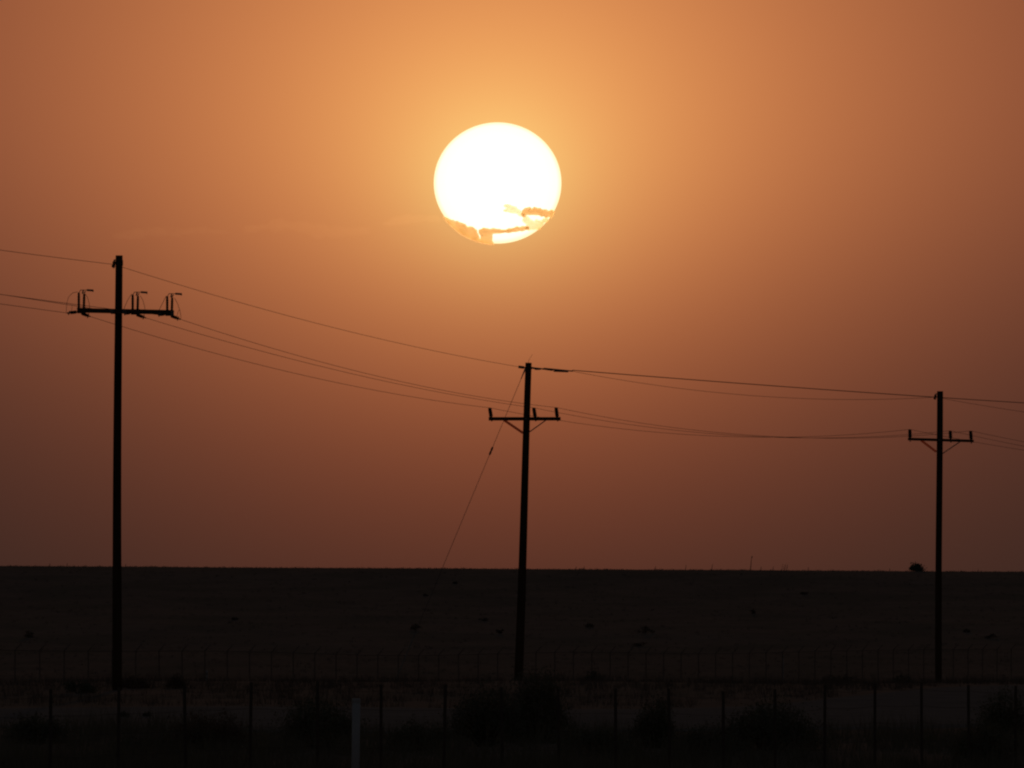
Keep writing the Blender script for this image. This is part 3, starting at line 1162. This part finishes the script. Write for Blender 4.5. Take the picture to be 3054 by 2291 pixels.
def hill_range(px, py):
    """range at which the ray of a pixel meets the far slope"""
    for Y in np.arange(780, 1300, 2.0):
        p = at(px, py, Y)
        if gz(p.x, Y) >= p.z:
            return float(Y)
    return 1290.0


HILLB = 'small shrubs dotted over the far slope'
FEW = 'tiny dark shrub speck high on the far slope just under the ridge'
for i, (px, py, wp, hp, lb) in enumerate([
        (1239, 1880, 38, 20, 'small dark shrub on the far slope behind the guy wire'),
        (1490, 1890, 30, 14, 'low dark shrub on the far slope just beside the leaning pole'),
        (1755, 1872, 36, 14, 'flat dark shrub on the far slope above the round dark bush'),
        (1925, 1890, 48, 24, 'largest dark shrub on the far slope, between the leaning and far poles'),
        (1915, 1928, 40, 14, 'flat shrub on the far slope just below the largest slope shrub'),
        (85, 1902, 34, 18, 'dark shrub on the far slope beyond the switch pole'),
        (1268, 1778, 16, 8, FEW), (1360, 1742, 18, 8, FEW), (2400, 1775, 22, 10, FEW), (2240, 1832, 28, 12, FEW),
        (2882, 1887, 20, 12, 'small shrub on the far slope just past the far pole'),
        (2960, 1905, 40, 12, 'flat shrub low on the far slope past the far pole'),
        (1440, 1852, 30, 8, FEW), (700, 1850, 22, 9, FEW)]):
    Y = hill_range(px, py)
    shrub('hill_shrub', px, Y, wpx(wp, Y), wpx(hp, Y), 380, 0.09, M['hillshrub'], 70 + i,
          lb, HILLB, 0.2)

CREST = 1300.0


def crest_shrub(px, wp, hp, nl, sd, label):
    X = at(px, 1700, CREST).x
    root = empty('ridge_shrub', (X, CREST, gz(X, CREST)), label, 'shrub')
    fol, st_ = shrub_mesh(wpx(wp, CREST), wpx(hp, CREST), nl, 0.15, M['leaf'], sd, 0.25)
    link_mesh('foliage', fol, root)
    st_.build('stems', M['bark'], root)


crest_shrub(2732, 36, 25, 1500, 91, 'round bush on the skyline ridge beside the far pole')


def stalk(px, hp, dx, label, group=None, n_=1, sd=0):
    rg = random.Random(sd)
    X = at(px, 1700, CREST).x
    root = empty('weed_stalk', (X, CREST, gz(X, CREST)), label, 'weed', group)
    for i in range(n_):
        h = wpx(hp, CREST) * rg.uniform(.75, 1.0) if n_ > 1 else wpx(hp, CREST)
        x0 = rg.uniform(-.45, .45) if n_ > 1 else 0
        w_ = 0.02 if n_ > 1 else (0.045 if hp > 20 else 0.035)
        ex = wpx(dx, CREST)
        MB().tube([(x0, 0, -.15), (x0 + ex * .55, 0, h * .3), (x0 + ex * .7, 0, h * .65), (x0 + ex, 0, h)], [w_ * q_ for q_ in (1.0, .85, .7, .4)], 5).build('stem', M['bark'], root)
        if n_ == 1 and hp > 20:
            MB().lathe([(.015, 0), (.05, .06), (.045, .16), (.012, .24)], (x0 + ex * .97, 0, h - .16), (ex * .4, 0, h * .3), 6).build('seed_head', M['leaf_brown'], root)


stalk(2236, 41, 6, 'tallest lone dead stalk standing up on the skyline ridge')
for i, (px, hp, dx) in enumerate([(2267, 12, 4), (2303, 12, 4), (2408, 11, 4), (2120, 19, 6), (2042, 16, 5), (1952, 12, 4),
                                  (146, 10, 3), (199, 11, 2), (372, 9, 4), (2652, 9, 2), (1716, 9, 3), (1740, 9, 3), (2915, 8, 3)]):
    near_ = ('short dry weed on the ridge near the tallest dead stalk' if px > 2200 and px < 2500 else
             'short dry weed on the ridge between the leaning pole and the tallest stalk' if 1600 < px < 2200 else
             'short dry weed on the ridge around the switch pole' if px < 600 else 'short dry weed on the ridge beside the far pole')
    stalk(px, hp, dx, near_, 'short weeds on the ridge', 1, i)
stalk(2334, 22, 6, 'cluster of feathery weeds on the skyline ridge', None, 6, 77)


# ------------------------------------------------------------------ grass
def blades(name, X, Y, h, w, mat, label, seed):
    rg = np.random.default_rng(seed)
    m = len(X)
    z = ground_z(X, Y)
    ang = rg.uniform(0, np.pi, m)
    lean = rg.normal(0, .3, (m, 2)) * h[:, None]
    dx, dy = np.cos(ang) * w / 2, np.sin(ang) * w / 2
    a = np.stack([X - dx, Y - dy, z - .03], 1)
    b = np.stack([X + dx, Y + dy, z - .03], 1)
    c = np.stack([X + lean[:, 0], Y + lean[:, 1], z + h], 1)
    v = np.stack([a, b, c], 1).reshape(-1, 3)
    o = link_mesh(name, fast_mesh(name, v, np.arange(3 * m).reshape(-1, 3), mat))
    return tag(o, label, 'grass', kind='stuff')


def tufts(n_t, per, y0, y1, margin, hmin, hmax, seed, keep):
    rg = np.random.default_rng(seed)
    Y = rg.uniform(y0, y1, n_t)
    X = rg.uniform(-1, 1, n_t) * (Y * 0.0375 + margin)
    dens = (np.sin(X * .9 + 1.7 * np.sin(Y * .13)) + np.sin(Y * .31 + X * .37)) * .25 + .5
    ok = (rg.uniform(0, 1, n_t) < dens) & keep(X, Y)
    X, Y, dens = X[ok], Y[ok], dens[ok]
    hh = rg.uniform(hmin, hmax, len(X)) * (0.6 + .6 * dens)
    X = np.repeat(X, per) + rg.normal(0, .09, len(X) * per)
    Y = np.repeat(Y, per) + rg.normal(0, .15, len(Y) * per)
    hh = np.repeat(hh, per) * rg.uniform(.5, 1.1, len(X))
    return X, Y, hh


def off_road(X, Y):
    fa = np.interp(X, ra[:, 0], ra[:, 1])
    nb = np.interp(X, rb[:, 0], rb[:, 1])
    return (Y > fa + .5) | (Y < nb - .5)


X, Y, h_ = tufts(9000, 14, 165, 262, 2.5, .18, .55, 5, lambda X, Y: off_road(X, Y))
blades('grass', X, Y, h_, .012, M['grass'], 'dark weedy grass along the near wire fence', 6)
X, Y, h_ = tufts(6000, 10, 300, 470, 3.0, .12, .36, 8, off_road)
blades('grass', X, Y, h_, .016, M['hillgrass'], 'dry grass between the pale road and the utility poles', 9)
X, Y, h_ = tufts(9000, 9, 560, 1270, 4.0, .06, .2, 12, lambda X, Y: Y > 0)
blades('grass', X, Y, h_, .03, M['hillgrass'], 'short dry grass over the far slope', 13)
X, Y, h_ = tufts(2600, 9, 1285, 1325, 8.0, .03, .17, 15, lambda X, Y: Y > 0)
blades('grass', X, Y, h_, .025, M['hillgrass'], 'short dry grass along the skyline ridge', 16)
